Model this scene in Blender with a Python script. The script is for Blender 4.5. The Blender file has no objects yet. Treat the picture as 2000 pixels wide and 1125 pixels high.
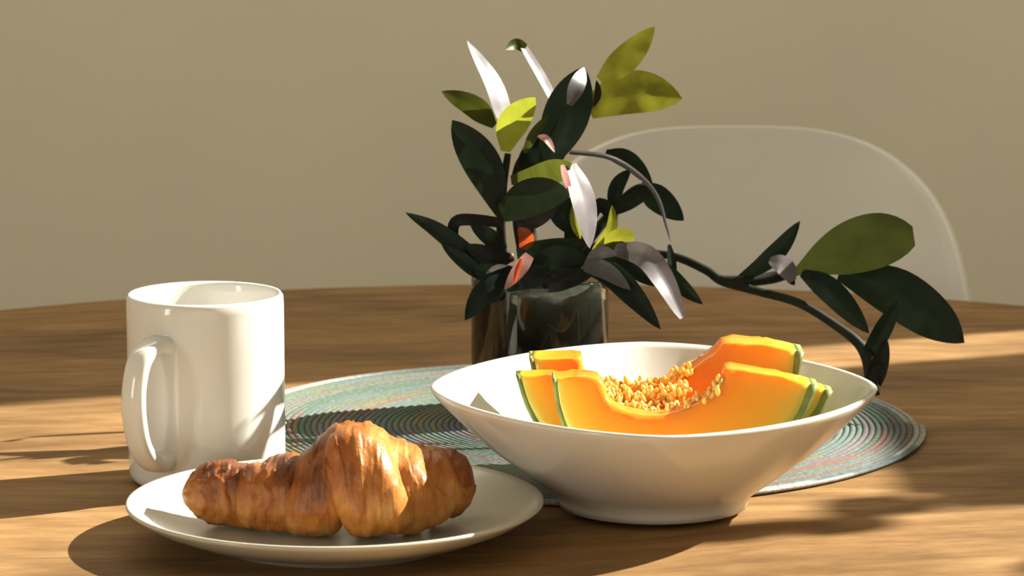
import bpy, bmesh, math, random
import numpy as np
from mathutils import Vector, noise

random.seed(4)
rng = np.random.RandomState(4)
sc = bpy.context.scene
COL = sc.collection

# ------------------------------------------------------------------ camera, light, exposure
F = 6500.0                      # focal length in pixels of a 2000 px wide frame
CAM_H = 0.36                    # above the table top (table top is z = 0)
PITCH = math.radians(9.1)
cd = bpy.data.cameras.new('camera')
cam = bpy.data.objects.new('camera', cd)
COL.objects.link(cam)
cam.location = (0, 0, CAM_H)
cam.rotation_euler = (math.radians(90) - PITCH, 0, 0)
cd.sensor_width = 36.0
cd.lens = 36.0 * F / 2000.0
cd.clip_start = 0.05
cd.dof.use_dof = True
cd.dof.focus_distance = 1.62
cd.dof.aperture_fstop = 22
sc.camera = cam

world = bpy.data.worlds.new('world')
sc.world = world
world.use_nodes = True
bg = world.node_tree.nodes['Background']
bg.inputs[0].default_value = (1.0, 0.93, 0.78, 1)
bg.inputs[1].default_value = 1.0

SUN_AZ = math.radians(22.0)     # to the right, turned away from the camera
SUN_EL = math.radians(35.0)
sl = bpy.data.lights.new('sun', 'SUN')
sun = bpy.data.objects.new('sun', sl)
COL.objects.link(sun)
sun_dir = Vector((math.cos(SUN_AZ) * math.cos(SUN_EL), math.sin(SUN_AZ) * math.cos(SUN_EL), math.sin(SUN_EL)))
sun.rotation_euler = sun_dir.to_track_quat('Z', 'Y').to_euler()
sun.location = (4, 3, 4)
sl.energy = 15.0
sl.color = (1.0, 0.95, 0.84)
sl.angle = math.radians(0.6)

# soft fill added behind the camera (it hangs in the opening of wall_front)
al = bpy.data.lights.new('window_fill', 'AREA')
wl = bpy.data.objects.new('window_fill', al)
COL.objects.link(wl)
al.shape = 'RECTANGLE'; al.size = 2.3; al.size_y = 1.4
al.energy = 4.0
al.color = (1.0, 0.92, 0.76)
wl.location = (0.15, -1.65, 0.50)
wl.rotation_euler = (math.radians(90), 0, 0)

# daylight of the second window, in wall_left
bl = bpy.data.lights.new('window_fill', 'AREA')
bo = bpy.data.objects.new('window_fill', bl)
COL.objects.link(bo)
bl.shape = 'RECTANGLE'; bl.size = 0.5; bl.size_y = 1.3
bl.energy = 25.0
bl.color = (1.0, 0.97, 0.87)
bo.location = (-2.66, -0.35, 0.55)
bo.rotation_euler = (math.radians(90), 0, math.radians(-90))

# area lamp added under the ceiling to brighten the back wall
kl = bpy.data.lights.new('wall_fill', 'AREA')
ko = bpy.data.objects.new('wall_fill', kl)
COL.objects.link(ko)
kl.shape = 'RECTANGLE'; kl.size = 2.6; kl.size_y = 0.4
kl.energy = 13.5
kl.color = (1.0, 0.93, 0.78)
ko.location = (-0.4, 2.7, 1.72)

sc.view_settings.view_transform = 'Standard'
sc.view_settings.look = 'None'
sc.view_settings.gamma = 1.0
sc.view_settings.use_curve_mapping = False
sc.view_settings.exposure = 0.0

# ------------------------------------------------------------------ helpers
def P(px, py, D):
    """Point at world depth y = D that a pixel of the photograph shows."""
    xv = (px - 1000.0) / F
    yv = -(py - 562.5) / F
    c, s = math.cos(PITCH), math.sin(PITCH)
    d = Vector((xv, c + yv * s, -s + yv * c))
    t = D / d.y
    return Vector((d.x * t, D, CAM_H + d.z * t))

def tag(o, label=None, cat=None, group=None, kind=None):
    if label: o['label'] = label
    if cat: o['category'] = cat
    if group: o['group'] = group
    if kind: o['kind'] = kind
    return o

def empty(name, loc, label=None, cat=None, group=None):
    o = bpy.data.objects.new(name, None)
    COL.objects.link(o)
    o.location = loc
    o.empty_display_size = 0.05
    tag(o, label, cat, group)
    return o

def link(name, verts, faces, mat=None, parent=None, smooth=True, world_coords=True):
    """One mesh object; vertices in world space, moved into the parent's space."""
    me = bpy.data.meshes.new(name)
    off = Vector((0, 0, 0))
    if parent is not None:
        p = parent
        while p is not None:
            off += p.location
            p = p.parent
    vv = [(v[0] - off.x, v[1] - off.y, v[2] - off.z) for v in verts]
    me.from_pydata(vv, [], [tuple(f) for f in faces])
    bm = bmesh.new(); bm.from_mesh(me)
    bmesh.ops.recalc_face_normals(bm, faces=bm.faces)
    bm.to_mesh(me); bm.free()
    if smooth:
        me.polygons.foreach_set('use_smooth', [True] * len(me.polygons))
    if mat: me.materials.append(mat)
    o = bpy.data.objects.new(name, me)
    COL.objects.link(o)
    if parent is not None: o.parent = parent
    return o

def origin_to(o, loc):
    d = Vector(loc) - o.location
    o.data.transform(__import__('mathutils').Matrix.Translation(-d))
    o.location = loc
    return o

def bevel(o, w, seg=2):
    m = o.modifiers.new('bevel', 'BEVEL'); m.width = w; m.segments = seg
    m.limit_method = 'ANGLE'; m.angle_limit = math.radians(40)
    return o

def box(x0, x1, y0, y1, z0, z1):
    v = [(x, y, z) for x in (x0, x1) for y in (y0, y1) for z in (z0, z1)]
    f = [(0, 1, 3, 2), (4, 6, 7, 5), (0, 4, 5, 1), (2, 3, 7, 6), (0, 2, 6, 4), (1, 5, 7, 3)]
    return v, f

def grid_faces(n, m, close_m=False, off=0):
    f = []
    for i in range(n - 1):
        for j in range(m if close_m else m - 1):
            k = (j + 1) % m
            f.append((off + i * m + j, off + i * m + k, off + (i + 1) * m + k, off + (i + 1) * m + j))
    return f

def lathe(profile, cx, cy, cz, seg=96, rfun=None, closed=False):
    """profile: (r, z). rfun(phi, i) may scale the radius."""
    v, n = [], len(profile)
    for i, (r, z) in enumerate(profile):
        for j in range(seg):
            a = 2 * math.pi * j / seg
            k = rfun(a, i) if rfun else 1.0
            v.append((cx + r * k * math.cos(a), cy + r * k * math.sin(a), cz + z))
    f = grid_faces(n, seg, True)
    if closed:
        f += [(( n - 1) * seg + j, (n - 1) * seg + (j + 1) % seg, (j + 1) % seg, j) for j in range(seg)]
    else:
        f.append(tuple(range(seg)))
        f.append(tuple((n - 1) * seg + j for j in range(seg)))
    return v, f

def catmull(pts, n):
    pts = [Vector(p) for p in pts]
    if len(pts) == 2:
        return [pts[0].lerp(pts[1], i / (n - 1)) for i in range(n)]
    ext = [pts[0] * 2 - pts[1]] + pts + [pts[-1] * 2 - pts[-2]]
    segs = len(pts) - 1
    out = []
    for i in range(n):
        u = i / (n - 1) * segs
        k = min(int(u), segs - 1); t = u - k
        a, b, c, d = ext[k:k + 4]
        out.append(0.5 * ((2 * b) + (c - a) * t + (2 * a - 5 * b + 4 * c - d) * t * t + (3 * b - a - 3 * c + d) * t ** 3))
    return out

def tube(pts, radii, n=24, seg=10):
    cs = catmull(pts, n)
    rr = np.interp(np.linspace(0, 1, n), np.linspace(0, 1, len(radii)), radii)
    v = []
    up = Vector((0.13, 0.2, 1)).normalized()
    for i, c in enumerate(cs):
        t = (cs[min(i + 1, n - 1)] - cs[max(i - 1, 0)]).normalized()
        a = t.cross(up)
        if a.length < 1e-4: a = t.cross(Vector((1, 0, 0)))
        a.normalize(); b = t.cross(a)
        for j in range(seg):
            th = 2 * math.pi * j / seg
            v.append(c + (a * math.cos(th) + b * math.sin(th)) * float(rr[i]))
    f = grid_faces(n, seg, True)
    f.append(tuple(range(seg))); f.append(tuple((n - 1) * seg + j for j in range(seg)))
    return v, f

# ------------------------------------------------------------------ materials
def newmat(name):
    m = bpy.data.materials.new(name); m.use_nodes = True
    nt = m.node_tree
    b = nt.nodes['Principled BSDF']
    return m, nt, b

def N(nt, t, **kw):
    n = nt.nodes.new(t)
    for k, v in kw.items():
        if hasattr(n, k): setattr(n, k, v)
    return n

def ramp(nt, src, stops, interp='LINEAR'):
    r = nt.nodes.new('ShaderNodeValToRGB')
    r.color_ramp.interpolation = interp
    e = r.color_ramp.elements
    while len(e) < len(stops): e.new(0.5)
    for k, (p, c) in enumerate(stops):
        e[k].position = p; e[k].color = (*c, 1) if len(c) == 3 else c
    nt.links.new(src, r.inputs[0])
    return r

def coords(nt, scale=(1, 1, 1), rot=(0, 0, 0), out='Object'):
    tc = nt.nodes.new('ShaderNodeTexCoord'); mp = nt.nodes.new('ShaderNodeMapping')
    mp.inputs['Scale'].default_value = scale; mp.inputs['Rotation'].default_value = rot
    nt.links.new(tc.outputs[out], mp.inputs[0])
    return mp.outputs[0]

def noise_tex(nt, vec, scale, detail=4, rough=0.55, dist=0.0):
    n = nt.nodes.new('ShaderNodeTexNoise')
    n.inputs['Scale'].default_value = scale; n.inputs['Detail'].default_value = detail
    n.inputs['Roughness'].default_value = rough; n.inputs['Distortion'].default_value = dist
    nt.links.new(vec, n.inputs['Vector'])
    return n.outputs['Fac']

def mix(nt, fac, a, b, mode='MIX'):
    m = nt.nodes.new('ShaderNodeMix'); m.data_type = 'RGBA'; m.blend_type = mode
    def put(sock, v):
        if isinstance(v, (int, float)): sock.default_value = v
        elif isinstance(v, tuple): sock.default_value = (*v, 1)
        else: nt.links.new(v, sock)
    put(m.inputs['Factor'], fac); put(m.inputs['A'], a); put(m.inputs['B'], b)
    return m.outputs['Result']

def bump(nt, b, h, strength, dist):
    n = nt.nodes.new('ShaderNodeBump')
    n.inputs['Strength'].default_value = strength; n.inputs['Distance'].default_value = dist
    nt.links.new(h, n.inputs['Height']); nt.links.new(n.outputs[0], b.inputs['Normal'])

def plain(name, col, rough=0.5, spec=0.5, sub=0.0, rad=0.005, vary=0.06, vscale=20):
    m, nt, b = newmat(name)
    n = noise_tex(nt, coords(nt), vscale, 3)
    d = tuple(c * (1 - vary) for c in col); l = tuple(min(1, c * (1 + vary)) for c in col)
    r = ramp(nt, n, [(0.3, d), (0.7, l)])
    nt.links.new(r.outputs[0], b.inputs['Base Color'])
    b.inputs['Roughness'].default_value = rough
    b.inputs['Specular IOR Level'].default_value = spec
    if sub:
        b.inputs['Subsurface Weight'].default_value = sub
        b.inputs['Subsurface Radius'].default_value = (1, 0.6, 0.3)
        b.inputs['Subsurface Scale'].default_value = rad
    return m

M = {}
M['wall'] = plain('wall_paint', (0.76, 0.715, 0.58), 0.9, 0.2, vary=0.03, vscale=3)
M['floor'] = plain('floor_boards', (0.22, 0.15, 0.09), 0.6)
M['white_paint'] = plain('white_paint', (0.7, 0.68, 0.62), 0.5)
M['ceramic'] = plain('white_ceramic', (0.75, 0.735, 0.69), 0.12, 0.5, vary=0.01)
M['bowl_glaze'] = plain('bowl_glaze', (0.64, 0.62, 0.565), 0.16, 0.5, vary=0.015)
M['stoneware'] = plain('cream_glaze', (0.50, 0.485, 0.41), 0.22, 0.5, vary=0.02)
M['chair'] = plain('white_plastic', (0.80, 0.78, 0.73), 0.45, 0.4, vary=0.01)
M['leg_wood'] = plain('beech', (0.45, 0.30, 0.16), 0.5)

def wood_mat():
    m, nt, b = newmat('weathered_wood')
    warp = coords(nt, (1.0, 1.0, 1.0), (0, 0, math.radians(-8)))
    wn = nt.nodes.new('ShaderNodeTexNoise'); wn.inputs['Scale'].default_value = 3.0
    nt.links.new(warp, wn.inputs['Vector'])
    add = nt.nodes.new('ShaderNodeVectorMath'); add.operation = 'MULTIPLY_ADD'
    nt.links.new(wn.outputs['Color'], add.inputs[0]); add.inputs[1].default_value = (0.10, 0.10, 0)
    nt.links.new(warp, add.inputs[2])
    mp = nt.nodes.new('ShaderNodeMapping'); mp.inputs['Scale'].default_value = (6, 30, 5)
    nt.links.new(add.outputs[0], mp.inputs[0])
    fine = noise_tex(nt, mp.outputs[0], 2.6, 7, 0.68)
    mp2 = nt.nodes.new('ShaderNodeMapping'); mp2.inputs['Scale'].default_value = (2.6, 6, 2)
    nt.links.new(add.outputs[0], mp2.inputs[0])
    broad = noise_tex(nt, mp2.outputs[0], 2.2, 4, 0.55)
    r1 = ramp(nt, fine, [(0.30, (0.17, 0.094, 0.037)), (0.47, (0.245, 0.140, 0.057)), (0.62, (0.31, 0.185, 0.080)), (0.8, (0.40, 0.265, 0.128))])
    r2 = ramp(nt, broad, [(0.3, (0.60, 0.57, 0.53)), (0.5, (0.95, 0.93, 0.90)), (0.7, (1.2, 1.18, 1.12))])
    col = mix(nt, 1.0, r1.outputs[0], r2.outputs[0], 'MULTIPLY')
    # sparse long cracks and scratches
    mp3 = nt.nodes.new('ShaderNodeMapping'); mp3.inputs['Scale'].default_value = (3.2, 60, 3)
    nt.links.new(add.outputs[0], mp3.inputs[0])
    cr = noise_tex(nt, mp3.outputs[0], 1.5, 2, 0.5)
    crm = ramp(nt, cr, [(0.21, (1, 1, 1)), (0.26, (0, 0, 0))])
    col = mix(nt, crm.outputs[0], col, (0.05, 0.028, 0.015))
    nt.links.new(col, b.inputs['Base Color'])
    b.inputs['Roughness'].default_value = 0.62
    b.inputs['Specular IOR Level'].default_value = 0.15
    bump(nt, b, fine, 0.35, 0.004)
    return m
M['wood'] = wood_mat()

def croissant_mat():
    m, nt, b = newmat('baked_pastry')
    at = nt.nodes.new('ShaderNodeAttribute'); at.attribute_name = 'bake'
    n1 = noise_tex(nt, coords(nt, (70, 30, 30)), 1.6, 6, 0.65)
    n2 = noise_tex(nt, coords(nt, (1, 1, 1)), 60, 4, 0.6)
    mx = nt.nodes.new('ShaderNodeMath'); mx.operation = 'MULTIPLY_ADD'
    nt.links.new(n1, mx.inputs[0]); mx.inputs[1].default_value = 0.75
    nt.links.new(at.outputs['Fac'], mx.inputs[2])
    mx2 = nt.nodes.new('ShaderNodeMath'); mx2.operation = 'MULTIPLY_ADD'
    nt.links.new(n2, mx2.inputs[0]); mx2.inputs[1].default_value = 0.35
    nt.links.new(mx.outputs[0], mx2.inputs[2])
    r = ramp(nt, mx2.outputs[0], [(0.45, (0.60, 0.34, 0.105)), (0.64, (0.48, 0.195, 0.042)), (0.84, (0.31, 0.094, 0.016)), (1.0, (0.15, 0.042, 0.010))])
    nt.links.new(r.outputs[0], b.inputs['Base Color'])
    b.inputs['Roughness'].default_value = 0.38
    b.inputs['Specular IOR Level'].default_value = 0.35
    b.inputs['Subsurface Weight'].default_value = 0.12
    b.inputs['Subsurface Radius'].default_value = (1, 0.5, 0.2)
    b.inputs['Subsurface Scale'].default_value = 0.004
    bump(nt, b, mx2.outputs[0], 0.7, 0.003)
    return m
M['pastry'] = croissant_mat()

def melon_mat():
    m, nt, b = newmat('melon_flesh')
    n = noise_tex(nt, coords(nt), 120, 3)
    at = nt.nodes.new('ShaderNodeAttribute'); at.attribute_name = 'ripe'
    r = ramp(nt, at.outputs['Fac'], [(0.0, (0.62, 0.60, 0.10)), (0.10, (0.82, 0.52, 0.06)), (0.3, (0.86, 0.42, 0.03)), (0.75, (0.86, 0.32, 0.02)), (1.0, (0.84, 0.24, 0.02))])
    c = mix(nt, n, r.outputs[0], (0.9, 0.42, 0.04), 'MIX')
    c = mix(nt, 0.75, c, r.outputs[0])
    nt.links.new(c, b.inputs['Base Color'])
    b.inputs['Roughness'].default_value = 0.15
    b.inputs['Subsurface Weight'].default_value = 0.55
    b.inputs['Subsurface Radius'].default_value = (1, 0.45, 0.12)
    b.inputs['Subsurface Scale'].default_value = 0.012
    bump(nt, b, n, 0.12, 0.001)
    return m
M['melon'] = melon_mat()
M['pulp'] = plain('melon_pulp', (0.86, 0.46, 0.10), 0.25, 0.5, 0.5, 0.006, 0.15, 90)
M['pulp_pale'] = plain('melon_seed_fibre', (0.90, 0.56, 0.17), 0.25, 0.5, 0.4, 0.005, 0.1, 90)
M['rind'] = plain('melon_rind', (0.20, 0.24, 0.06), 0.5, 0.4, 0.1, 0.003, 0.35, 60)
M['soil'] = plain('wet_soil', (0.011, 0.014, 0.009), 0.8, 0.2, vary=0.6, vscale=70)
M['root'] = plain('plant_root', (0.07, 0.035, 0.022), 0.6, 0.3, vary=0.4, vscale=60)
M['stem'] = plain('plant_stem', (0.016, 0.018, 0.011), 0.55, 0.15, vary=0.35, vscale=60)
M['stem_red'] = plain('reddish_stem', (0.075, 0.032, 0.022), 0.5, 0.4, vary=0.35, vscale=60)

def leaf_mat(name, top, back, trans, tcol, sheen=0.25, rough=0.42):
    m, nt, b = newmat(name)
    v = coords(nt, (30, 30, 30))
    n = noise_tex(nt, v, 2.2, 4, 0.6)
    geo = nt.nodes.new('ShaderNodeNewGeometry')
    c = mix(nt, geo.outputs['Backfacing'], top, back)
    c2 = mix(nt, 1.0, c, ramp(nt, n, [(0.3, (0.7, 0.72, 0.7)), (0.7, (1.2, 1.2, 1.2))]).outputs[0], 'MULTIPLY')
    nt.links.new(c2, b.inputs['Base Color'])
    b.inputs['Roughness'].default_value = rough
    b.inputs['Specular IOR Level'].default_value = sheen
    tr = nt.nodes.new('ShaderNodeBsdfTranslucent')
    t2 = mix(nt, 1.0, tcol, ramp(nt, n, [(0.3, (0.75, 0.75, 0.75)), (0.7, (1.15, 1.15, 1.15))]).outputs[0], 'MULTIPLY')
    nt.links.new(t2, tr.inputs['Color'])
    ms = nt.nodes.new('ShaderNodeMixShader'); ms.inputs[0].default_value = trans
    out = nt.nodes['Material Output']
    nt.links.new(b.outputs[0], ms.inputs[1]); nt.links.new(tr.outputs[0], ms.inputs[2])
    nt.links.new(ms.outputs[0], out.inputs[0])
    return m
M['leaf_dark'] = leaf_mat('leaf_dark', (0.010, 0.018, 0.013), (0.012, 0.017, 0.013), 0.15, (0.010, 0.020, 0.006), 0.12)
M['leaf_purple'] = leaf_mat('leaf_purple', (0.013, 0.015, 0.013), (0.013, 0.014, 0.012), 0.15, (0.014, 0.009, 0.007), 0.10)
M['leaf_green'] = leaf_mat('leaf_green', (0.10, 0.115, 0.025), (0.10, 0.115, 0.025), 0.60, (0.30, 0.30, 0.025), 0.2)
M['leaf_bright'] = leaf_mat('leaf_bright', (0.17, 0.19, 0.035), (0.17, 0.19, 0.035), 0.60, (0.33, 0.36, 0.03), 0.2)
M['leaf_olive'] = leaf_mat('leaf_olive', (0.040, 0.050, 0.014), (0.040, 0.050, 0.014), 0.45, (0.075, 0.085, 0.010), 0.2)
M['leaf_deep'] = leaf_mat('leaf_deep', (0.022, 0.028, 0.010), (0.022, 0.028, 0.010), 0.4, (0.040, 0.048, 0.008), 0.15)
M['leaf_pale_lit'] = leaf_mat('leaf_pale_lit', (0.155, 0.14, 0.152), (0.155, 0.14, 0.152), 0.15, (0.2, 0.18, 0.15), 0.35)  # lit copy of the leaf: silvery bloom plus sunlight put into the colour
M['leaf_grey_lit'] = leaf_mat('leaf_grey_lit', (0.085, 0.080, 0.086), (0.085, 0.080, 0.086), 0.12, (0.05, 0.05, 0.04), 0.35)  # sunlit tone of the dark leaves, painted as grey
M['leaf_pink'] = leaf_mat('leaf_pink', (0.42, 0.22, 0.20), (0.42, 0.22, 0.20), 0.2, (0.4, 0.15, 0.1), 0.35)
M['leaf_orange'] = leaf_mat('leaf_orange', (0.30, 0.06, 0.015), (0.30, 0.06, 0.015), 0.6, (0.75, 0.12, 0.02), 0.3)

def glass_mat():
    m, nt, b = newmat('jar_glass')
    b.inputs['Base Color'].default_value = (0.90, 0.93, 0.84, 1)
    b.inputs['Roughness'].default_value = 0.02
    b.inputs['IOR'].default_value = 1.46
    b.inputs['Transmission Weight'].default_value = 1.0
    return m
M['glass'] = glass_mat()
M['clay'] = plain('terracotta', (0.42, 0.17, 0.08), 0.8, 0.2)

def mat_mat():
    m, nt, b = newmat('woven_yarn')
    at = nt.nodes.new('ShaderNodeAttribute'); at.attribute_name = 'yarn'
    n = noise_tex(nt, coords(nt), 350, 2)
    c = mix(nt, 1.0, at.outputs['Color'], ramp(nt, n, [(0.3, (0.75, 0.75, 0.75)), (0.7, (1.2, 1.2, 1.2))]).outputs[0], 'MULTIPLY')
    nt.links.new(c, b.inputs['Base Color'])
    b.inputs['Roughness'].default_value = 0.85
    b.inputs['Specular IOR Level'].default_value = 0.2
    bump(nt, b, n, 0.4, 0.001)
    return m
M['yarn'] = mat_mat()

# ------------------------------------------------------------------ the room
XR = 1.35                       # right wall
YB = 3.05                       # back wall
ZF, ZC = -0.75, 1.75
def struct(name, vf, mat, parent=None):
    o = link(name, vf[0], vf[1], mat, parent, smooth=False)
    if parent is None: o['kind'] = 'structure'
    return o
struct('floor', box(-2.6, XR, -1.6, YB, ZF - 0.05, ZF), M['floor'])
struct('wall_back', box(-2.6, XR + 0.12, YB, YB + 0.12, ZF, ZC), M['wall'])
struct('ceiling', box(-2.6, XR, -1.6, YB, ZC, ZC + 0.05), M['white_paint'])
# right wall with a real opening for the sun
OY0, OY1, OZ0, OZ1 = 1.42, 2.535, 0.16, 1.60
def right_wall():
    V, Fc = [], []
    for b_ in (box(XR, XR + 0.10, -1.6, OY0, ZF, ZC), box(XR, XR + 0.10, OY1, YB, ZF, ZC),
               box(XR, XR + 0.10, OY0, OY1, ZF, OZ0), box(XR, XR + 0.10, OY0, OY1, OZ1, ZC)):
        k = len(V); V += b_[0]; Fc += [tuple(i + k for i in f) for f in b_[1]]
    return V, Fc
struct('wall_right', right_wall(), M['wall'])
def left_wall():
    V, Fc = [], []
    for b_ in (box(-2.72, -2.6, -1.6, -0.6, ZF, ZC), box(-2.72, -2.6, -0.1, YB, ZF, ZC),
               box(-2.72, -2.6, -0.6, -0.1, ZF, -0.1), box(-2.72, -2.6, -0.6, -0.1, 1.2, ZC)):
        k = len(V); V += b_[0]; Fc += [tuple(i + k for i in f) for f in b_[1]]
    return V, Fc
struct('wall_left', left_wall(), M['wall'])
def front_wall():
    V, Fc = [], []
    for b_ in (box(-2.72, -1.0, -1.72, -1.6, ZF, ZC), box(1.30, XR + 0.1, -1.72, -1.6, ZF, ZC),
               box(-1.0, 1.30, -1.72, -1.6, ZF, -0.2), box(-1.0, 1.30, -1.72, -1.6, 1.2, ZC)):
        k = len(V); V += b_[0]; Fc += [tuple(i + k for i in f) for f in b_[1]]
    return V, Fc
struct('wall_front', front_wall(), M['wall'])
win = bpy.data.objects.new('window_1', None); COL.objects.link(win)
win.location = (XR + 0.05, OY0, OZ0); win['kind'] = 'structure'
fw = 0.012
for nm, b_ in (('window_frame', box(XR + 0.02, XR + 0.08, OY0, OY0 + fw, OZ0, OZ1)),
               ('window_frame', box(XR + 0.02, XR + 0.08, OY1 - fw, OY1, OZ0, OZ1)),
               ('window_frame', box(XR + 0.02, XR + 0.08, OY0 + fw, OY1 - fw, OZ1 - fw, OZ1)),
               ('window_sill', box(XR - 0.17, XR + 0.08, OY0 + fw, OY1 - fw, OZ0, OZ0 + 0.02))):
    link(nm, b_[0], b_[1], M['white_paint'], win, smooth=False)
# unseen panel added in the window to shade the table's right side
SY0, SY1, SZ0, SZ1 = 2.085, 2.432, OZ0 + 0.02, 0.905
sh = link('shade_panel', *box(XR + 0.035, XR + 0.06, SY0, SY1, SZ0, SZ1), M['white_paint'], win, smooth=False)
bevel(sh, 0.004)
link('shade_rail', *box(XR + 0.025, XR + 0.035, SY0 + 0.02, SY1 - 0.02, SZ1 - 0.06, SZ1 - 0.03), M['white_paint'], win, smooth=False)
struct('baseboard_back', box(-2.6, XR, YB - 0.015, YB, ZF, ZF + 0.09), M['white_paint'])

# ------------------------------------------------------------------ dining table
TX, TY, TR = 0.015, 1.645, 0.625
table = empty('dining_table', (TX, TY, ZF), 'round dining table with a worn brown wooden top', 'table')
prof = [(TR - 0.012, -0.034), (TR - 0.003, -0.031), (TR, -0.024), (TR, -0.007), (TR - 0.002, -0.002), (TR - 0.006, 0.0)]
v, f = lathe(prof, TX, TY, 0, 160)
link('tabletop', v, f, M['wood'], table)
table.children[0].data.polygons[-1].use_smooth = False
v, f = lathe([(0.045, ZF + 0.05), (0.04, -0.3), (0.05, -0.06), (0.16, -0.034)], TX, TY, 0, 40)
link('pedestal', v, f, M['leg_wood'], table)
v, f = lathe([(0.28, ZF), (0.28, ZF + 0.02), (0.10, ZF + 0.05), (0.05, ZF + 0.07)], TX, TY, 0, 48)
link('foot_plate', v, f, M['leg_wood'], table)

# ------------------------------------------------------------------ placemat: one coiled cord
MX, MY, MR = 0.0320, 1.766, 0.189
def placemat():
    cord = 0.0034
    turns = int(MR / cord)
    V, Fc, C = [], [], []
    seg = 132
    pal = [(0.105, 0.160, 0.145), (0.125, 0.155, 0.10), (0.175, 0.17, 0.07), (0.195, 0.10, 0.09), (0.15, 0.14, 0.15),
           (0.155, 0.165, 0.135), (0.105, 0.13, 0.15), (0.18, 0.12, 0.125), (0.075, 0.14, 0.105)]
    mean = [sum(c[k] for c in pal) / len(pal) for k in range(3)]
    pal = [tuple(0.68 * c[k] + 0.32 * mean[k] for k in range(3)) for c in pal]
    n = turns * seg
    cur, left = pal[0], 0
    lastrow = {}
    cols = []
    for i in range(n + 1):
        if left <= 0:
            # neighbouring turns keep about the same colour, so patches form
            j = i - seg
            if j >= 0 and random.random() < 0.62: cur = cols[j]
            else: cur = random.choice(pal)
            left = random.randint(3, 16)
        left -= 1
        k = i / seg
        c = cur
        if k > turns - 2.0: c = (0.34, 0.335, 0.31) if (i // 9) % 5 else cur
        elif k > turns - 5 and (i // 12) % 3: c = tuple(0.5 * a + 0.5 * b for a, b in zip(cur, (0.11, 0.20, 0.18)))
        cols.append(cur)
        a = 2 * math.pi * i / seg
        r0 = cord * k
        wob = 1 + 0.006 * math.sin(3 * a + 0.6) * (k / turns)
        prof = [(0.0, 0.0019), (cord * 0.25, 0.0025), (cord * 0.5, 0.0028), (cord * 0.75, 0.0025), (cord * 1.0, 0.0019), (cord * 0.5, 0.0)]
        for (dr, z) in prof:
            r = max(0.0002, (r0 + dr)) * wob
            V.append((MX + r * math.cos(a), MY + r * math.sin(a), 0.0002 + z))
            C.append((*c, 1))
    m = 6
    for i in range(n):
        for j in range(m):
            q = (j + 1) % m
            Fc.append((i * m + j, i * m + q, (i + 1) * m + q, (i + 1) * m + j))
    Fc.append(tuple(range(m))); Fc.append(tuple(n * m + j for j in range(m)))
    o = link('placemat', V, Fc, M['yarn'])
    a = o.data.color_attributes.new('yarn', 'FLOAT_COLOR', 'POINT')
    a.data.foreach_set('color', np.array(C, dtype=np.float32).ravel())
    tag(o, 'round coiled yarn placemat in faded teal, green and pink under the plant', 'placemat')
    origin_to(o, (MX, MY, 0))
placemat()

# ------------------------------------------------------------------ mug
GX, GY = -0.1530, 1.637
mug = empty('coffee_mug', (GX, GY, 0), 'tall plain white coffee mug with its handle to the left', 'mug')
mr = 0.0392
prof = [(0.031, 0.0016), (0.0325, 0.0003), (0.0350, 0.0003), (0.0378, 0.0025), (mr, 0.006), (mr, 0.030), (mr, 0.060), (mr, 0.090), (mr - 0.0003, 0.0938),
        (mr - 0.0014, 0.0954), (mr - 0.0026, 0.0950), (mr - 0.0033, 0.0935), (mr - 0.0036, 0.089), (mr - 0.0037, 0.05), (mr - 0.0040, 0.014), (mr - 0.008, 0.007), (0.012, 0.0058)]
v, f = lathe(prof, GX, GY, 0, 128)
link('cup', v, f, M['ceramic'], mug)
h = Vector((-0.48, -0.877, 0)).normalized(); hp = Vector((-h.y, h.x, 0))
hp_pts = [(0.0350, 0.0745), (0.0450, 0.0755), (0.0565, 0.0705), (0.0620, 0.058), (0.0625, 0.044), (0.0590, 0.030), (0.0520, 0.0205), (0.0450, 0.0165), (0.0350, 0.0180)]
cs = catmull([Vector((a, b, 0)) for a, b in hp_pts], 40)
V = []
seg = 16
for i, c in enumerate(cs):
    t = (cs[min(i + 1, 39)] - cs[max(i - 1, 0)]).normalized()
    nrm = Vector((t.y, -t.x, 0))
    e = abs(i / 39 - 0.5) * 2
    ww = 0.0064 + 0.0022 * e ** 5; th = 0.0036 + 0.0022 * e ** 6
    for j in range(seg):
        a = 2 * math.pi * j / seg
        ca, sa = math.cos(a), math.sin(a)
        ca = math.copysign(abs(ca) ** 0.75, ca); sa = math.copysign(abs(sa) ** 0.75, sa)
        p2 = c + nrm * (ca * th)
        V.append(Vector((GX, GY, 0)) + h * p2.x + Vector((0, 0, p2.y)) + hp * (sa * ww))
f = grid_faces(40, seg, True); f.append(tuple(range(seg))); f.append(tuple(39 * seg + j for j in range(seg)))
link('handle', V, f, M['ceramic'], mug)

# ------------------------------------------------------------------ plate
PX, PY = -0.0820, 1.509
prof = [(0.050, 0.0012), (0.052, 0.0), (0.056, 0.0), (0.0575, 0.003), (0.072, 0.0056), (0.088, 0.0122), (0.0955, 0.0170), (0.0968, 0.0182), (0.0966, 0.0194), (0.0955, 0.0196),
        (0.0935, 0.0180), (0.086, 0.0132), (0.078, 0.0092), (0.070, 0.0070), (0.060, 0.0058), (0.010, 0.0054)]
v, f = lathe(prof, PX, PY, 0, 128)
plate = link('side_plate', v, f, M['stoneware'])
tag(plate, 'shallow round cream plate at the front carrying the croissant', 'plate')
origin_to(plate, (PX, PY, 0))

PLR, PLZ = [0.0, 0.060, 0.070, 0.078, 0.086, 0.0935], [0.0054, 0.0058, 0.0070, 0.0092, 0.0132, 0.0180]

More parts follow.
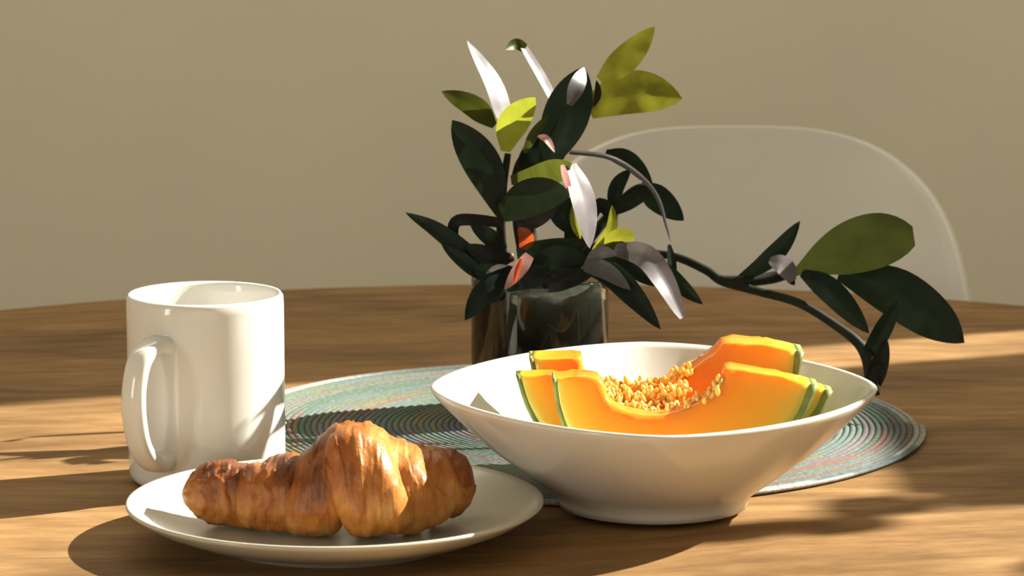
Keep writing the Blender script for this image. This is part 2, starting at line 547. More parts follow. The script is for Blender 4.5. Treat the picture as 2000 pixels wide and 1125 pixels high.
# ------------------------------------------------------------------ bowl
BX, BY, BZ = 0.0680, 1.571, 0.0031
def rim_shape(a):
    c, s = abs(math.cos(a)), abs(math.sin(a))
    p = 1.62
    return (c ** p + s ** p) ** (-1 / p)
bprof = [(0.040, 0.0030, 0), (0.0425, 0.0, 0), (0.0455, 0.0, 0), (0.0464, 0.0030, 0), (0.0475, 0.0058, .02), (0.0540, 0.0105, .15), (0.0660, 0.0190, .42), (0.0815, 0.0305, .72), (0.0945, 0.0425, .90),
         (0.1050, 0.0530, 1), (0.1068, 0.0555, 1), (0.1074, 0.0569, 1), (0.1068, 0.0579, 1), (0.1050, 0.0579, 1), (0.1026, 0.0555, 1), (0.0910, 0.0430, .90), (0.0778, 0.0318, .72), (0.0618, 0.0208, .42), (0.049, 0.0132, .15), (0.030, 0.0095, 0), (0.008, 0.0088, 0)]
w_ = [b[2] for b in bprof]
v, f = lathe([(b[0], b[1]) for b in bprof], BX, BY, BZ, 160, lambda a, i: 1 + (rim_shape(a) - 1) * w_[i])
v = [(x, BY + (y - BY) * (1 + 0.13 * max(0.0, min(1.0, (z - 0.010) / 0.03))), z) for x, y, z in v]
bowl = link('serving_bowl', v, f, M['bowl_glaze'])
tag(bowl, 'white ceramic bowl with pointed corners holding orange melon slices', 'bowl')
origin_to(bowl, (BX, BY, BZ))

# ------------------------------------------------------------------ melon slices
def melon_slice(name, outline, n_out, D, thick, lean, label, skew=0.0, thin_top=0.0):
    """outline: pixel polygon of the cut face at depth D; its first n_out points are the rind side (left end, bottom, right end)."""
    pts = [P(x, y, D) for x, y in outline]
    # resample rind side and cavity side to the same count
    nn = 40
    outer = catmull(pts[:n_out], nn)
    inner = catmull(list(reversed(pts[n_out:])), nn)
    c = sum(pts, Vector()) / len(pts)
    t = empty(name, (c.x, D + thick / 2, min(p.z for p in pts)), label, 'melon', 'melon slices in the white bowl')
    mrow = 9
    V, A = [], []
    layers = [(0.0, 0.0015), (0.12, 0.0), (0.5, -0.0004), (0.88, 0.0), (1.0, 0.0015)]
    for (d, inset) in layers:
        for i in range(nn):
            o, q = outer[i], inner[i]
            for j in range(mrow):
                s = j / (mrow - 1)
                p = o.lerp(q, s)
                mid = o.lerp(q, 0.5)
                p = p + (mid - p).normalized() * inset if (p - mid).length > 1e-5 else p
                rough = 0.0009 * noise.noise(Vector((p.x * 240, d * 9, p.z * 240))) * (1 if s > 0.8 else 0.3)
                p = Vector((p.x + skew * d * thick, D + d * thick + lean * (p.z - c.z), p.z + rough - thin_top * d * s * 0.01))
                V.append(p); A.append(min(1.0, s * (1.05 - 0.45 * max(0.0, (i / nn - 0.8) / 0.2))))
    m = nn * mrow
    Fc = []
    L = len(layers)
    for l in (0, L - 1):
        Fc += grid_faces(nn, mrow, False, l * m)
    def strip(idx):
        for l in range(L - 1):
            for k in range(len(idx) - 1):
                Fc.append((l * m + idx[k], l * m + idx[k + 1], (l + 1) * m + idx[k + 1], (l + 1) * m + idx[k]))
    strip([i * mrow for i in range(nn)])
    strip([i * mrow + mrow - 1 for i in range(nn)])
    strip(list(range(mrow)))
    strip([(nn - 1) * mrow + j for j in range(mrow)])
    o = link('flesh', V, Fc, M['melon'], t)
    a = o.data.attributes.new('ripe', 'FLOAT', 'POINT')
    a.data.foreach_set('value', np.array(A, dtype=np.float32))
    # rind: a skin over the outer side
    V2 = []
    for (d, inset) in layers:
        for i in range(nn):
            p, q = outer[i], inner[i]
            dirn = (p - q).normalized()
            for s in (-0.0005 - inset * 0.3, 0.0011 + 0.0022 * max(0.0, (i / nn - 0.75) / 0.25)):
                w = p + dirn * s
                V2.append(Vector((w.x + skew * d * thick, D + d * thick + lean * (w.z - c.z), w.z)))
    m2 = nn * 2
    F2 = []
    for l in range(L - 1):
        for i in range(nn - 1):
            for e in (0, 1):
                F2.append((l * m2 + 2 * i + e, l * m2 + 2 * i + 2 + e, (l + 1) * m2 + 2 * i + 2 + e, (l + 1) * m2 + 2 * i + e))
        for i in (0, nn - 1):
            F2.append((l * m2 + 2 * i, l * m2 + 2 * i + 1, (l + 1) * m2 + 2 * i + 1, (l + 1) * m2 + 2 * i))
    for l in (0, L - 1):
        for i in range(nn - 1):
            F2.append((l * m2 + 2 * i, l * m2 + 2 * i + 2, l * m2 + 2 * i + 3, l * m2 + 2 * i + 1))
    r = link('rind', V2, F2, M['rind'], t)
    r['label'] = 'thin green rind'
    return t, outer, inner

mA, oA, iA = melon_slice('melon_slice',
    [(1083, 744), (1092, 800), (1120, 860), (1190, 918), (1295, 938), (1400, 920), (1490, 880), (1556, 818), (1588, 754),
     (1520, 738), (1428, 724), (1412, 744), (1388, 772), (1345, 796), (1290, 810), (1235, 806), (1192, 786), (1172, 744), (1130, 738)], 9,
    1.545, 0.017, 0.35, 'front melon slice, widest, its orange cut face towards the viewer')
mB, oB, iB = melon_slice('melon_slice',
    [(1012, 738), (1034, 800), (1080, 860), (1180, 912), (1300, 928), (1420, 908), (1520, 866), (1588, 812), (1616, 764),
     (1560, 748), (1475, 736), (1440, 752), (1400, 776), (1345, 794), (1285, 800), (1220, 794), (1150, 774), (1110, 748), (1085, 736)], 9,
    1.568, 0.014, 0.35, 'second melon slice, showing only thin ends behind the front one')
mC, oC, iC = melon_slice('melon_slice',
    [(1038, 704), (1056, 770), (1105, 840), (1190, 886), (1300, 900), (1400, 880), (1490, 830), (1545, 760), (1560, 690),
     (1490, 676), (1420, 674), (1398, 694), (1350, 722), (1310, 744), (1260, 758), (1210, 760), (1160, 750), (1140, 726), (1136, 702)], 9,
    1.592, 0.022, 0.30, 'rear melon slice, its right end raised highest above the bowl')

def pulp(parent, centre_pts, n, spread, size, mat, name):
    V, Fc = [], []
    ico = bmesh.new(); bmesh.ops.create_icosphere(ico, subdivisions=2, radius=1)
    iv = [x.co.copy() for x in ico.verts]; jf = [[x.index for x in fc.verts] for fc in ico.faces]
    ico.free()
    path = catmull(centre_pts, 60)
    for k in range(n):
        c = path[random.randint(0, 59)] + Vector((random.gauss(0, 1) * spread[0], random.gauss(0, 1) * spread[1], random.gauss(0, 1) * spread[2]))
        s = size * random.uniform(0.6, 1.3)
        ax = random.uniform(-0.5, 0.5); st = random.uniform(0.8, 1.6)
        b = len(V)
        for q in iv:
            x, y, z = q.x * s * 0.75, q.y * s * 0.9, q.z * s * st
            V.append(c + Vector((x + z * ax, y, z)))
        Fc += [tuple(i + b for i in fc) for fc in jf]
    o = link(name, V, Fc, mat, parent)
    o['kind'] = 'stuff'
    return o
pulp(mA, [P(1180, 775, 1.557), P(1215, 796, 1.559), P(1270, 802, 1.559), P(1320, 796, 1.559)], 110, (0.0012, 0.003, 0.0018), 0.0014, M['pulp_pale'], 'seed_pulp')
pulp(mB, [P(1165, 764, 1.573), P(1210, 776, 1.5750), P(1260, 778, 1.5750), P(1310, 772, 1.575)], 130, (0.0016, 0.003, 0.0024), 0.0014, M['pulp_pale'], 'seed_pulp')
pulp(mB, [P(1170, 768, 1.573), P(1230, 782, 1.572), P(1300, 776, 1.572), P(1340, 764, 1.572)], 120, (0.0016, 0.003, 0.0024), 0.0017, M['pulp'], 'seed_pulp')
pulp(mC, [P(1190, 752, 1.593), P(1240, 756, 1.592), P(1290, 748, 1.592), P(1340, 722, 1.592)], 110, (0.0014, 0.003, 0.0014), 0.0015, M['pulp'], 'seed_pulp')
pulp(mA, [P(1330, 796, 1.552), P(1385, 768, 1.552), P(1410, 738, 1.552)], 40, (0.0008, 0.003, 0.0008), 0.0015, M['pulp'], 'seed_pulp')

# ------------------------------------------------------------------ croissant
cro = empty('croissant', (-0.075, 1.505, 0.0058), 'golden brown flaky croissant lying on the cream plate', 'croissant')
TOPX = [350, 358, 366, 380, 410, 440, 480, 510, 530, 560, 590, 610, 630, 655, 690, 720, 750, 775, 800, 830, 860, 890, 910, 922, 930]
TOPY = [935, 926, 920, 911, 901, 897, 902, 906, 896, 887, 884, 876, 852, 831, 824, 828, 842, 858, 866, 871, 877, 886, 892, 897, 902]
BOTX = [350, 358, 380, 420, 480, 540, 600, 700, 790, 810, 850, 890, 915, 925, 930]
BOTY = [1000, 1003, 1010, 1020, 1031, 1038, 1043, 1047, 1043, 1036, 1024, 1004, 994, 988, 984]
def croissant():
    segs = [  # x0, x1, depth of the axis, half depth, lean of the fold in px, bake
        (356, 524, 1.513, 0.021, -4, 0.46),
        (462, 606, 1.503, 0.024, 4, 0.36),
        (562, 690, 1.498, 0.027, 10, 0.34),
        (640, 806, 1.494, 0.030, -22, 0.20),
        (740, 862, 1.501, 0.027, -30, 0.22),
        (806, 906, 1.511, 0.024, -18, 0.28),
        (852, 928, 1.521, 0.020, -8, 0.38)]
    for k, (x0, x1, D, hd, lean, bake) in enumerate(segs):
        n, mth = 64, 84
        V, A = [], []
        for i in range(n):
            u = -1 + 2 * i / (n - 1)
            tip = (u < 0 and k == 0) or (u > 0 and k == 6)
            s = max(0.0, 1 - abs(u) ** (3.0 if tip else 3.6)) ** (0.45 if tip else 0.32)
            s = max(s, 0.02)
            for j in range(mth):
                th = 2 * math.pi * j / mth
                ct, st = math.cos(th), math.sin(th)
                sq = 0.88
                cy = math.copysign(abs(ct) ** sq, ct); cz = math.copysign(abs(st) ** sq, st)
                px = (x0 + x1) / 2 + u * (x1 - x0) / 2 + lean * (st - 0.1) * (0.3 if tip else 1)
                pm = min(max(px, x0 if tip else 350), x1 if tip else 930)
                yt = float(np.interp(pm, TOPX, TOPY)); yb = float(np.interp(pm, BOTX, BOTY))
                base = P(px, yb, D)
                zt = P(px, yt, D).z; zb = base.z
                zc = zb + (zt - zb) * 0.46
                rh = (zt - zc) if cz > 0 else (zc - zb)
                x = base.x
                # a ledge where the fold ends, strongest on the big middle fold
                y = D + cy * hd * s * min(1.0, 0.35 + 0.65 * (zt - zb) / 0.045)
                z = zc + cz * rh * s
                nz = noise.noise(Vector((x * 620, th * 1.1 + k * 3, k * 7.1))) * 0.00042
                nz += noise.noise(Vector((x * 300 + th * 0.8, th * 2.0, k * 2.3))) * 0.00065
                nz += noise.noise(Vector((x * 110 + k, th * 2.6, k * 2.3))) * 0.0011
                nz += noise.noise(Vector((x * 55, y * 55, z * 55 + k))) * 0.0020
                q = x * 105 + 1.3 * noise.noise(Vector((x * 45, th * 0.9, k * 3.7))) + 0.5 * noise.noise(Vector((x * 130, th * 3.0, k)))
                nz += 0.0010 * ((q % 1.0) ** 2 - 0.4) * (0.5 + 0.5 * cz)
                nz *= min(1, s * 1.4)
                y += cy * nz; z += cz * nz
                rr = math.hypot(x - PX, y - PY)
                z = max(z, float(np.interp(rr, PLR, PLZ)) + 0.0007 + 0.0003 * (1 + math.sin(th * 5)))
                V.append((x, y, z))
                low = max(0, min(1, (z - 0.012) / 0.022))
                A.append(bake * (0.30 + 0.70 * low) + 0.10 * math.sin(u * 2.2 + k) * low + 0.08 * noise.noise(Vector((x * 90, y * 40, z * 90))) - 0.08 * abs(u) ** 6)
        f = grid_faces(n, mth, True)
        f.append(tuple(range(mth))); f.append(tuple((n - 1) * mth + j for j in range(mth)))
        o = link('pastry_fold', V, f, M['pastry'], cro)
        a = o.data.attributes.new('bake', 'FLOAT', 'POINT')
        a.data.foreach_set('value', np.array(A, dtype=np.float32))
croissant()
for k, (x, y, D, s) in enumerate([(872, 1030, 1.462, 0.0016), (864, 1033, 1.464, 0.0011), (905, 1018, 1.470, 0.0010)]):
    bm = bmesh.new(); bmesh.ops.create_icosphere(bm, subdivisions=1, radius=s)
    for vv in bm.verts: vv.co *= random.uniform(0.6, 1.3); vv.co.z *= 0.6
    me = bpy.data.meshes.new('crumb'); bm.to_mesh(me); bm.free(); me.materials.append(M['pastry'])
    o = bpy.data.objects.new('crumb', me); COL.objects.link(o)
    q = P(x, y, D)
    rr = math.hypot(q.x - PX, D - PY)
    zz = float(np.interp(rr, PLR, PLZ))
    o.location = (q.x, D, zz + s * 0.45)
    tag(o, ['largest pale pastry crumb on the front right of the plate', 'small pastry crumb just left of the largest crumb', 'tiny pastry crumb nearest the right edge of the plate'][k], 'crumb', 'crumbs on the plate')

# ------------------------------------------------------------------ potted plant
JX, JY = 0.0153, 1.805
JZ = 0.0031
plant = empty('potted_plant', (JX, JY, JZ), 'dark-leaved trailing plant in a glass jar of dark soil behind the bowl', 'plant')
jr = 0.0378
prof = [(0.030, 0.0), (0.0345, 0.0), (0.0362, 0.0025), (0.0368, 0.008), (jr, 0.030), (jr, 0.068), (jr, 0.0735), (jr - 0.0008, 0.0750), (jr - 0.0018, 0.0745), (jr - 0.0020, 0.0730),
        (jr - 0.0020, 0.030), (jr - 0.0028, 0.008), (0.030, 0.0045), (0.010, 0.0040)]
v, f = lathe(prof, JX, JY, JZ, 96)
link('glass_jar', v, f, M['glass'], plant)
so = [(0.028, 0.0052), (0.0350, 0.0070), (0.0364, 0.020), (0.0368, 0.040), (0.0368, 0.060), (0.0355, 0.066), (0.031, 0.069), (0.018, 0.072), (0.006, 0.073)]
V, f = lathe(so, JX, JY, JZ, 64)
V = [(p[0], p[1], p[2] + (0.003 * noise.noise(Vector((p[0] * 130, p[1] * 130, 2))) if p[2] > 0.06 else 0)) for p in V]
link('soil', V, f, M['soil'], plant)
for k in range(26):
    a0 = random.uniform(0, 6.28); z0 = random.uniform(0.012, 0.058)
    pts = []
    for i in range(5):
        a = a0 + i * random.uniform(0.05, 0.22); z = z0 + i * random.uniform(-0.006, 0.008)
        z = min(max(z, 0.011), 0.060)
        pts.append(Vector((JX + 0.0367 * math.cos(a), JY + 0.0367 * math.sin(a), JZ + z)))
    v, f = tube(pts, [0.0004, 0.0007, 0.0004], 12, 5)
    link('root', v, f, M['root'], plant)

def stem(pts, radii, mat='stem', n=28):
    v, f = tube([P(*p) for p in pts], radii, n, 9)
    return link('stem', v, f, M[mat], plant)
J = JY
stem([(1000, 600, J), (985, 520, J), (978, 440, J - .01), (982, 370, J - .01), (992, 300, J - .01)], [.0030, .0028, .0026, .0024, .0018])
stem([(1030, 600, J + .01), (1022, 510, J + .01), (1010, 430, J + .01), (1015, 350, J + .01), (1040, 290, J + .01), (1070, 230, J)], [.003, .0028, .0026, .0026, .0024, .0016])
stem([(1060, 600, J + .005), (1045, 500, J + .02), (1040, 430, J + .025), (1060, 340, J + .02), (1120, 260, J + .015), (1160, 200, J + .01)], [.003, .0028, .0024, .0024, .0022, .0015])
stem([(1090, 590, J), (1120, 530, J - .01), (1150, 490, J - .015), (1190, 470, J - .015)], [.003, .003, .003, .0016])
stem([(1100, 590, J + .01), (1130, 500, J + .01), (1190, 420, J + .02), (1240, 370, J + .02), (1275, 365, J + .02)], [.003, .003, .0028, .0022, .0015])
stem([(1090, 560, J + .012), (1180, 512, J + .02), (1260, 496, J + .02), (1320, 502, J + .015), (1380, 528, J), (1412, 549, J - .005), (1480, 569, J - .01),
      (1560, 592, J - .015), (1630, 634, J - .02), (1680, 674, J - .025), (1704, 720, J - .03), (1702, 770, J - .035)],
     [.0022, .0022, .0022, .0023, .0025, .0028, .0024, .0024, .0025, .0030, .0052, .0045], n=70)
stem([(1405, 547, J - .005), (1450, 549, J - .005), (1510, 542, J), (1560, 528, J), (1610, 512, J)], [.0026, .0032, .0034, .0026, .0010])
stem([(980, 545, J - .02), (985, 520, J - .02), (960, 480, J - .02), (930, 435, J - .02)], [.003, .0028, .0022, .0016], 'stem_red')
stem([(1075, 545, J - .022), (1060, 520, J - .024), (1075, 500, J - .02), (1100, 510, J - .02)], [.002, .0026, .0026, .0018], 'stem_red')
stem([(930, 560, J - .02), (960, 520, J - .02), (1000, 500, J - .015)], [.0022, .003, .003], 'stem_red')

def leaf(mid, hw, mat='leaf_dark', hw2=None, tilt=0.0, fold=0.25, peak=0.42, base=0.22, label=None, tipw=0.0, curl=0.0):
    """mid: midrib stations (px, py, D) from base to tip; hw / hw2: half widths in px on the left / right of the direction of growth.
    tilt: depth gained per metre to the picture's right; fold: valley along the midrib."""
    n, m = 18, 9
    c = catmull([Vector(p) for p in mid], n)
    if hw2 is None: hw2 = hw
    V = []
    for i in range(n):
        t = i / (n - 1)
        d = c[min(i + 1, n - 1)] - c[max(i - 1, 0)]
        d2 = Vector((d.x, d.y)).normalized() if Vector((d.x, d.y)).length > 1e-6 else Vector((0, -1))
        nx, ny = d2.y, -d2.x            # left of growth when the leaf points up the picture
        if t < peak:
            w = base + (1 - base) * math.sin(0.5 * math.pi * t / peak) ** 1.1
        else:
            q = (t - peak) / (1 - peak)
            w = tipw + (1 - tipw) * (1 - q ** 2.25) ** 0.88
        for j in range(m):
            s = -1 + 2 * j / (m - 1)
            k = (hw if s < 0 else hw2) * w * abs(s) * (-1 if s < 0 else 1)
            k *= -1
            px = c[i].x + nx * k * -1; py = c[i].y + ny * k * -1
            pm = c[i].z / F
            D = c[i].z + (tilt * (nx * -k)) * pm - fold * abs(k) * pm + curl * (s * s) * w * 0.004
            p = P(px, py, D)
            p += Vector((0, 1, 0)) * (0.0007 * noise.noise(Vector((px * 0.03, py * 0.03, hw))))
            V.append(p)
    o = link('leaf', V, grid_faces(n, m), M[mat], plant)
    if label: o['label'] = label
    return o

# crown, upper left
leaf([(986, 228, J - .010), (962, 160, J - .004), (912, 79, J + .006)], 18, 'leaf_pale_lit', tilt=1.6, fold=0.3, base=.85, peak=.22, label='pale silvery leaf')
leaf([(966, 246, J - .012), (925, 208, J - .020), (862, 178, J - .030)], 22, 'leaf_olive', tilt=-.6, fold=-.2, base=.3)
leaf([(986, 296, J - .022), (998, 240, J - .028), (1046, 190, J - .036)], 34, 'leaf_bright', hw2=26, fold=-.3, peak=.5, base=.3, label='bright yellow-green leaf')
leaf([(976, 420, J - .012), (948, 325, J - .020), (883, 234, J - .030)], 34, 'leaf_dark', hw2=40, tilt=-.6, fold=-.25, peak=.55, base=.2)
leaf([(1092, 215, J + .044), (1058, 150, J + .046), (1022, 90, J + .046)], 9, 'leaf_pale_lit', tilt=1.4, fold=.2, base=.7, tipw=.7, label='pale silvery leaf')
leaf([(1026, 95, J + .046), (1008, 86, J + .040), (987, 97, J + .032)], 11, 'leaf_olive', fold=.2, base=.8)
# crown, right
leaf([(1068, 322, J - .020), (1106, 225, J - .022), (1141, 130, J - .014)], 45, 'leaf_dark', hw2=45, tilt=-.8, fold=-.35, peak=.5, base=.35)
leaf([(1112, 205, J - .030), (1128, 165, J - .028), (1141, 131, J - .016)], 16, 'leaf_grey_lit', tilt=.7, fold=.1, base=.35)  # pale sheen painted over the tip of the dark leaf above
leaf([(1160, 208, J - .004), (1168, 182, J - .008), (1165, 156, J - .010)], 7, 'leaf_purple')
leaf([(1172, 158, J + .012), (1225, 112, J + .016), (1279, 52, J + .022)], 27, 'leaf_green', tilt=-.8, fold=-.15, base=.4)
leaf([(1150, 212, J + .008), (1235, 180, J + .014), (1333, 193, J + .024)], 42, 'leaf_green', hw2=43, tilt=-.25, fold=-.15, base=.5, peak=.5)
leaf([(1024, 298, J - .012), (1046, 258, J - .014), (1076, 222, J - .014)], 10, 'leaf_olive', base=.5)
leaf([(1050, 266, J - .034), (1068, 272, J - .036), (1084, 298, J - .036)], 7, 'leaf_pink', tilt=1, label='small pink bract')
leaf([(1020, 330, J - .006), (1065, 300, J - .010), (1110, 290, J - .014)], 38, 'leaf_dark', fold=-.2, base=.5)
leaf([(1010, 350, J - .004), (1030, 320, J - .004), (1038, 290, J - .004)], 22, 'leaf_dark', base=.6)
# middle
leaf([(998, 352, J - .030), (1058, 344, J - .085), (1117, 319, J - .135)], 26, 'leaf_olive', hw2=26, fold=-.2, base=.35, peak=.6)
leaf([(980, 420, J - .026), (1045, 386, J - .08), (1116, 378, J - .130)], 34, 'leaf_dark', hw2=40, fold=-.2, base=.45)
leaf([(1010, 440, J - .020), (1050, 420, J - .028), (1096, 392, J - .034)], 22, 'leaf_purple', base=.4)
leaf([(1113, 322, J - .126), (1138, 395, J - .134), (1152, 486, J - .140)], 21, 'leaf_pale_lit', hw2=26, tilt=1.3, fold=.35, base=.5, peak=.45, label='long lavender leaf')
leaf([(1098, 322, J - .138), (1106, 350, J - .138), (1116, 384, J - .135)], 7, 'leaf_pink', tilt=1.2, fold=.2, base=.5)
leaf([(1122, 400, J - .020), (1124, 435, J - .022), (1134, 468, J - .024)], 10, 'leaf_bright', base=.5)
leaf([(1110, 384, J - .010), (1098, 415, J - .012), (1128, 462, J - .014)], 26, 'leaf_dark', base=.3)
leaf([(1112, 297, J - .010), (1190, 307, J - .004), (1248, 342, J + .002), (1284, 385, J + .004), (1301, 440, J + .002), (1310, 474, J)], 5, 'leaf_grey_lit', tilt=0, fold=-.6, base=.9, peak=.25, label='thin arching grey leaf')
leaf([(1182, 300, J + .012), (1228, 318, J + .020), (1276, 366, J + .026)], 14, 'leaf_dark', hw2=22, base=.4)
leaf([(1198, 408, J + .014), (1208, 365, J + .016), (1232, 330, J + .020)], 12, 'leaf_dark', hw2=18, base=.6)
leaf([(1250, 362, J + .022), (1290, 392, J + .024), (1336, 431, J + .026)], 26, 'leaf_dark', fold=-.2, base=.35)
leaf([(1196, 415, J + .010), (1240, 388, J + .012), (1280, 364, J + .014)], 15, 'leaf_dark', base=.5, tipw=.4)
leaf([(1150, 440, J + .006), (1170, 400, J + .008), (1195, 425, J + .010), (1180, 470, J + .01)], 14, 'leaf_purple', base=.5)
# yellow-olive pair
leaf([(1160, 490, J - .034), (1192, 448, J - .036), (1196, 400, J - .034)], 13, 'leaf_green', hw2=10, fold=-.2, base=.5)
leaf([(1166, 486, J - .036), (1204, 464, J - .040), (1240, 462, J - .042)], 34, 'leaf_green', hw2=17, fold=-.2, base=.35, peak=.7, label='yellow olive leaf')
# leaves drooping to the right, their sunlit grey put into the colour
leaf([(1185, 486, J - .034), (1256, 496, J - .050), (1298, 545, J - .060), (1334, 621, J - .066)], 26, 'leaf_pale_lit', hw2=22, tilt=.75, fold=.3, base=.35, peak=.4, tipw=.25, label='drooping pale grey leaf')
leaf([(1138, 524, J - .040), (1192, 534, J - .056), (1240, 580, J - .066), (1291, 644, J - .068)], 26, 'leaf_dark', hw2=24, tilt=.3, fold=.25, base=.3, peak=.4)
leaf([(1140, 523, J - .043), (1180, 530, J - .056), (1232, 566, J - .068)], 15, 'leaf_grey_lit', hw2=20, tilt=.4, fold=.2, base=.4, peak=.4, label='sunlit grey upper part of the dark leaf beneath')  # paints the sunlit upper part over the dark leaf
leaf([(1143, 520, J - .044), (1172, 494, J - .052), (1206, 497, J - .056)], 13, 'leaf_grey_lit', tilt=.5, base=.4, fold=.2)
leaf([(1150, 500, J - .030), (1205, 490, J - .038), (1250, 530, J - .046), (1286, 560, J - .050)], 22, 'leaf_dark', base=.4)
leaf([(1288, 510, J - .004), (1325, 552, J - .016), (1373, 595, J - .026)], 17, 'leaf_dark', hw2=15, base=.4)
leaf([(1307, 478, J + .006), (1313, 520, J - .006), (1314, 566, J - .012)], 9, 'leaf_dark', base=.35)
# left side
leaf([(945, 530, J - .02), (905, 490, J - .022), (850, 447, J - .02), (791, 415, J - .016)], 19, 'leaf_dark', base=.5, peak=.3)
leaf([(950, 545, J - .026), (912, 515, J - .026), (862, 478, J - .022)], 15, 'leaf_dark', base=.5)
leaf([(984, 436, J - .022), (935, 430, J - .024), (892, 432, J - .022), (886, 462, J - .018), (906, 506, J - .014)], 12, 'leaf_purple', base=.8, tipw=.3)
leaf([(985, 488, J - .024), (955, 462, J - .026), (918, 438, J - .026)], 17, 'leaf_dark', base=.5)
leaf([(996, 506, J - .028), (955, 500, J - .030), (908, 478, J - .028)], 20, 'leaf_purple', hw2=20, base=.5)
leaf([(1000, 530, J - .030), (960, 535, J - .034), (925, 520, J - .032)], 22, 'leaf_dark', base=.5)
leaf([(992, 540, J - .042), (945, 572, J - .050), (908, 626, J - .052)], 22, 'leaf_dark', hw2=22, base=.4)
leaf([(950, 534, J - .044), (970, 522, J - .046), (992, 519, J - .046)], 5, 'leaf_pale_lit', tilt=.8)
leaf([(1034, 498, J - .046), (1014, 526, J - .050), (985, 566, J - .052)], 13, 'leaf_pink', hw2=15, tilt=1.1, fold=.15, base=.7, label='withered pink leaf with a red streak')
leaf([(1018, 506, J - .052), (1010, 530, J - .0535), (1004, 556, J - .0545)], 5, 'leaf_orange', base=.6, label='red streak')
leaf([(1022, 486, J - .034), (1028, 464, J - .034), (1012, 444, J - .032)], 15, 'leaf_orange', hw2=16, base=.5, label='small dry orange leaf')
# dark heart of the plant above the rim
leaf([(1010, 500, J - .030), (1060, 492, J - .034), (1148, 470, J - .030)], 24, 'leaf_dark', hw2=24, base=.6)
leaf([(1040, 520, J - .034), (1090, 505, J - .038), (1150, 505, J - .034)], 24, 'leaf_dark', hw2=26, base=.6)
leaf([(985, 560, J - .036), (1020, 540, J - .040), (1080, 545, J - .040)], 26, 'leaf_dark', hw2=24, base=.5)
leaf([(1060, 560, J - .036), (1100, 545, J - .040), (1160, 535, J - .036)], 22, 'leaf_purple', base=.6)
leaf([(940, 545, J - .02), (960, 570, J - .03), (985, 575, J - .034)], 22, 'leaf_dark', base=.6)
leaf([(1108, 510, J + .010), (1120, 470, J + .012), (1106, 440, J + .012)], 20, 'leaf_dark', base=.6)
# trailing shoot
leaf([(1436, 551, J - .004), (1492, 516, J - .008), (1528, 482, J - .010), (1563, 431, J - .010)], 17, 'leaf_dark', hw2=20, fold=-.3, base=.3, peak=.5)
leaf([(1548, 550, J - .016), (1530, 520, J - .022), (1503, 508, J - .024)], 20, 'leaf_pale_lit', hw2=17, tilt=1.2, base=.4, fold=.1, tipw=.3, label='small pale lavender leaf')
leaf([(1535, 540, J - .008), (1545, 548, J - .010), (1552, 557, J - .010)], 7, 'leaf_purple')
leaf([(1552, 532, J - .004), (1625, 500, J - .010), (1705, 474, J - .016), (1785, 462, J - .020)], 52, 'leaf_deep', hw2=58, fold=-.12, base=.10, peak=.62, tipw=.35, label='broad olive leaf')
leaf([(1640, 530, J + .006), (1745, 568, J - .004), (1825, 622, J - .014), (1884, 670, J - .020)], 50, 'leaf_dark', hw2=48, fold=-.15, base=.35, peak=.4, label='large dark drooping leaf')
leaf([(1566, 533, J - .006), (1622, 572, J - .012), (1698, 652, J - .022)], 22, 'leaf_dark', hw2=28, fold=-.2, base=.35, peak=.5)
leaf([(1698, 690, J - .028), (1728, 638, J - .030), (1754, 588, J - .030)], 18, 'leaf_dark', hw2=18, base=.8, peak=.35)
leaf([(1702, 760, J - .034), (1716, 712, J - .034), (1732, 660, J - .034)], 20, 'leaf_purple', hw2=16, base=.7, peak=.4)
leaf([(1720, 700, J - .034), (1728, 712, J - .034), (1731, 722, J - .034)], 6, 'leaf_dark')

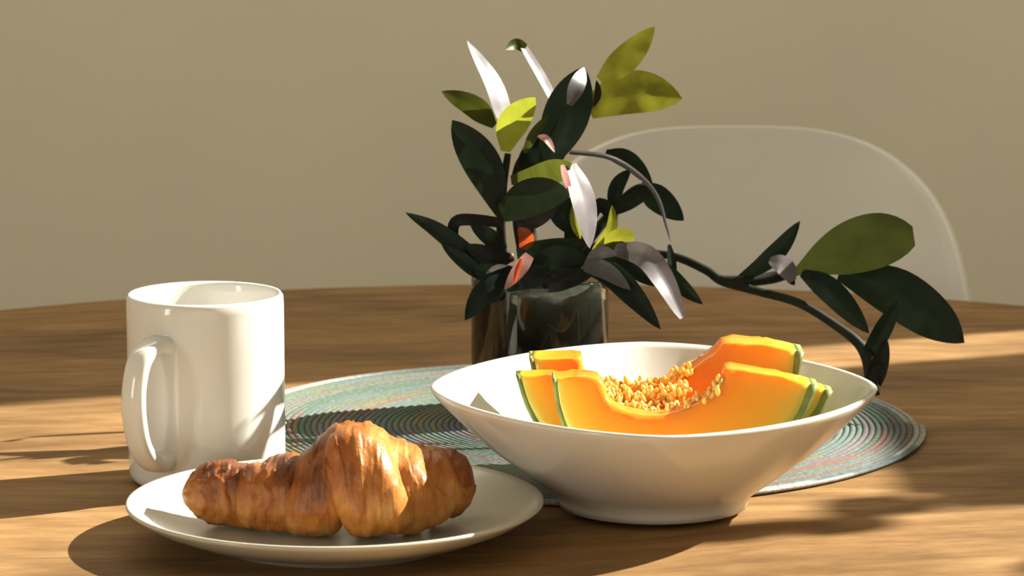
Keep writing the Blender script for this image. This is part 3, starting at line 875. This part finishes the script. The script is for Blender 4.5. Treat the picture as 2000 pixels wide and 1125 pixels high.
# ------------------------------------------------------------------ chair behind the table
def chair():
    CX, CYB = 0.166, 2.43
    t = empty('shell_chair', (CX, CYB - 0.1, ZF), 'white moulded plastic shell chair behind the table, its back rounded', 'chair')
    zt, z0 = P(1430, 248, CYB + 0.03).z, -0.288
    H, cr, pp = zt - z0, 0.34, 3.1
    rows = []
    for i in range(24):                      # seat pan from front lip to the back
        q = i / 24
        rows.append(('seat', CYB - 0.42 + 0.34 * q, -0.30 - 0.02 * math.sin(math.pi * q) + 0.012 * q, 0.195 + 0.02 * math.sin(math.pi * q), 0))
    for i in range(22):
        e = (1 - cr) * i / 22
        rows.append(('back', 0, z0 + H * e, 0.195 - 0.045 * e, e))
    for i in range(34):                      # rounded top corners
        a = 0.5 * math.pi * 0.975 * (1 - (1 - i / 33) ** 1.9)
        e = 1 - cr + cr * math.sin(a) ** (2 / pp)
        rows.append(('back', 0, z0 + H * e, max(0.003, (0.195 - 0.045 * e) * math.cos(a) ** (2 / pp)), e))
    m = 41
    V = []
    for kind, y, z, w, e in rows:
        for j in range(m):
            u = -1 + 2 * j / (m - 1)
            x = CX + w * u
            a = abs(w * u) / 0.18
            if kind == 'seat':
                V.append((x, y, z + 0.07 * a ** 3.2))
            else:
                yb = CYB - 0.08 + 0.115 * (1 - (1 - e) ** 2.2)
                bl = min(1, e / 0.2)
                V.append((x, yb - (0.062 * a ** 2.6 + 0.028 * abs(u) ** 14 * max(0.0, min(1.0, (0.93 - e) / 0.25))) * bl, z + 0.07 * a ** 3.2 * (1 - bl)))
    o = link('shell', V, grid_faces(len(rows), m), M['chair'], t)
    md = o.modifiers.new('solid', 'SOLIDIFY'); md.thickness = 0.006; md.offset = 0
    for sx in (-1, 1):
        for sy in (-1, 1):
            v, f = tube([Vector((CX + sx * 0.13, CYB - 0.23 + sy * 0.11, -0.305)), Vector((CX + sx * 0.21, CYB - 0.23 + sy * 0.20, ZF))], [0.016, 0.011], 6, 10)
            link('leg', v, f, M['leg_wood'], t)
chair()

# ------------------------------------------------------------------ unseen herb added on the sill to dapple the front right of the table
def shade_herb():
    hx, hy, hz = XR - 0.085, 1.93, OZ0 + 0.02
    t = empty('added_herb', (hx, hy, hz), 'unseen potted herb added on the window sill to dapple the table', 'plant')
    v, f = lathe([(0.035, 0.0), (0.038, 0.002), (0.052, 0.085), (0.056, 0.087), (0.056, 0.105), (0.050, 0.105), (0.047, 0.09), (0.01, 0.088)], hx, hy, hz, 32)
    link('clay_pot', v, f, M['clay'], t)
    for k in range(5):
        a = k * 1.26
        top = Vector((hx + 0.05 * math.cos(a), hy + 0.10 * math.sin(a), hz + 0.55 + 0.05 * (k % 3)))
        v, f = tube([Vector((hx + 0.01 * math.cos(a), hy + 0.01 * math.sin(a), hz + 0.085)), Vector((hx + 0.02 * math.cos(a), hy + 0.05 * math.sin(a), hz + 0.3)), top], [0.003, 0.0025, 0.0015], 10, 6)
        link('stem', v, f, M['stem'], t)
        for i in range(22):
            q = random.uniform(0.35, 1.0)
            b = Vector((hx, hy, hz + 0.085)).lerp(top, q)
            d = Vector((random.uniform(-0.5, 0.5), random.uniform(-1, 1), random.uniform(-0.3, 0.9))).normalized()
            L, W = random.uniform(0.05, 0.075), random.uniform(0.016, 0.022)
            side = d.cross(Vector((1, 0, 0.3))).normalized()
            V = []
            for u in range(7):
                e = u / 6
                w = W * math.sin(math.pi * min(1, e * 0.96 + 0.04)) ** 0.8
                c = b + d * L * e + Vector((0, 0, -0.014 * e * e))
                V += [c - side * w, c + Vector((0.003, 0, 0)), c + side * w]
            link('leaf', V, grid_faces(7, 3), M['leaf_olive'], t)
shade_herb()
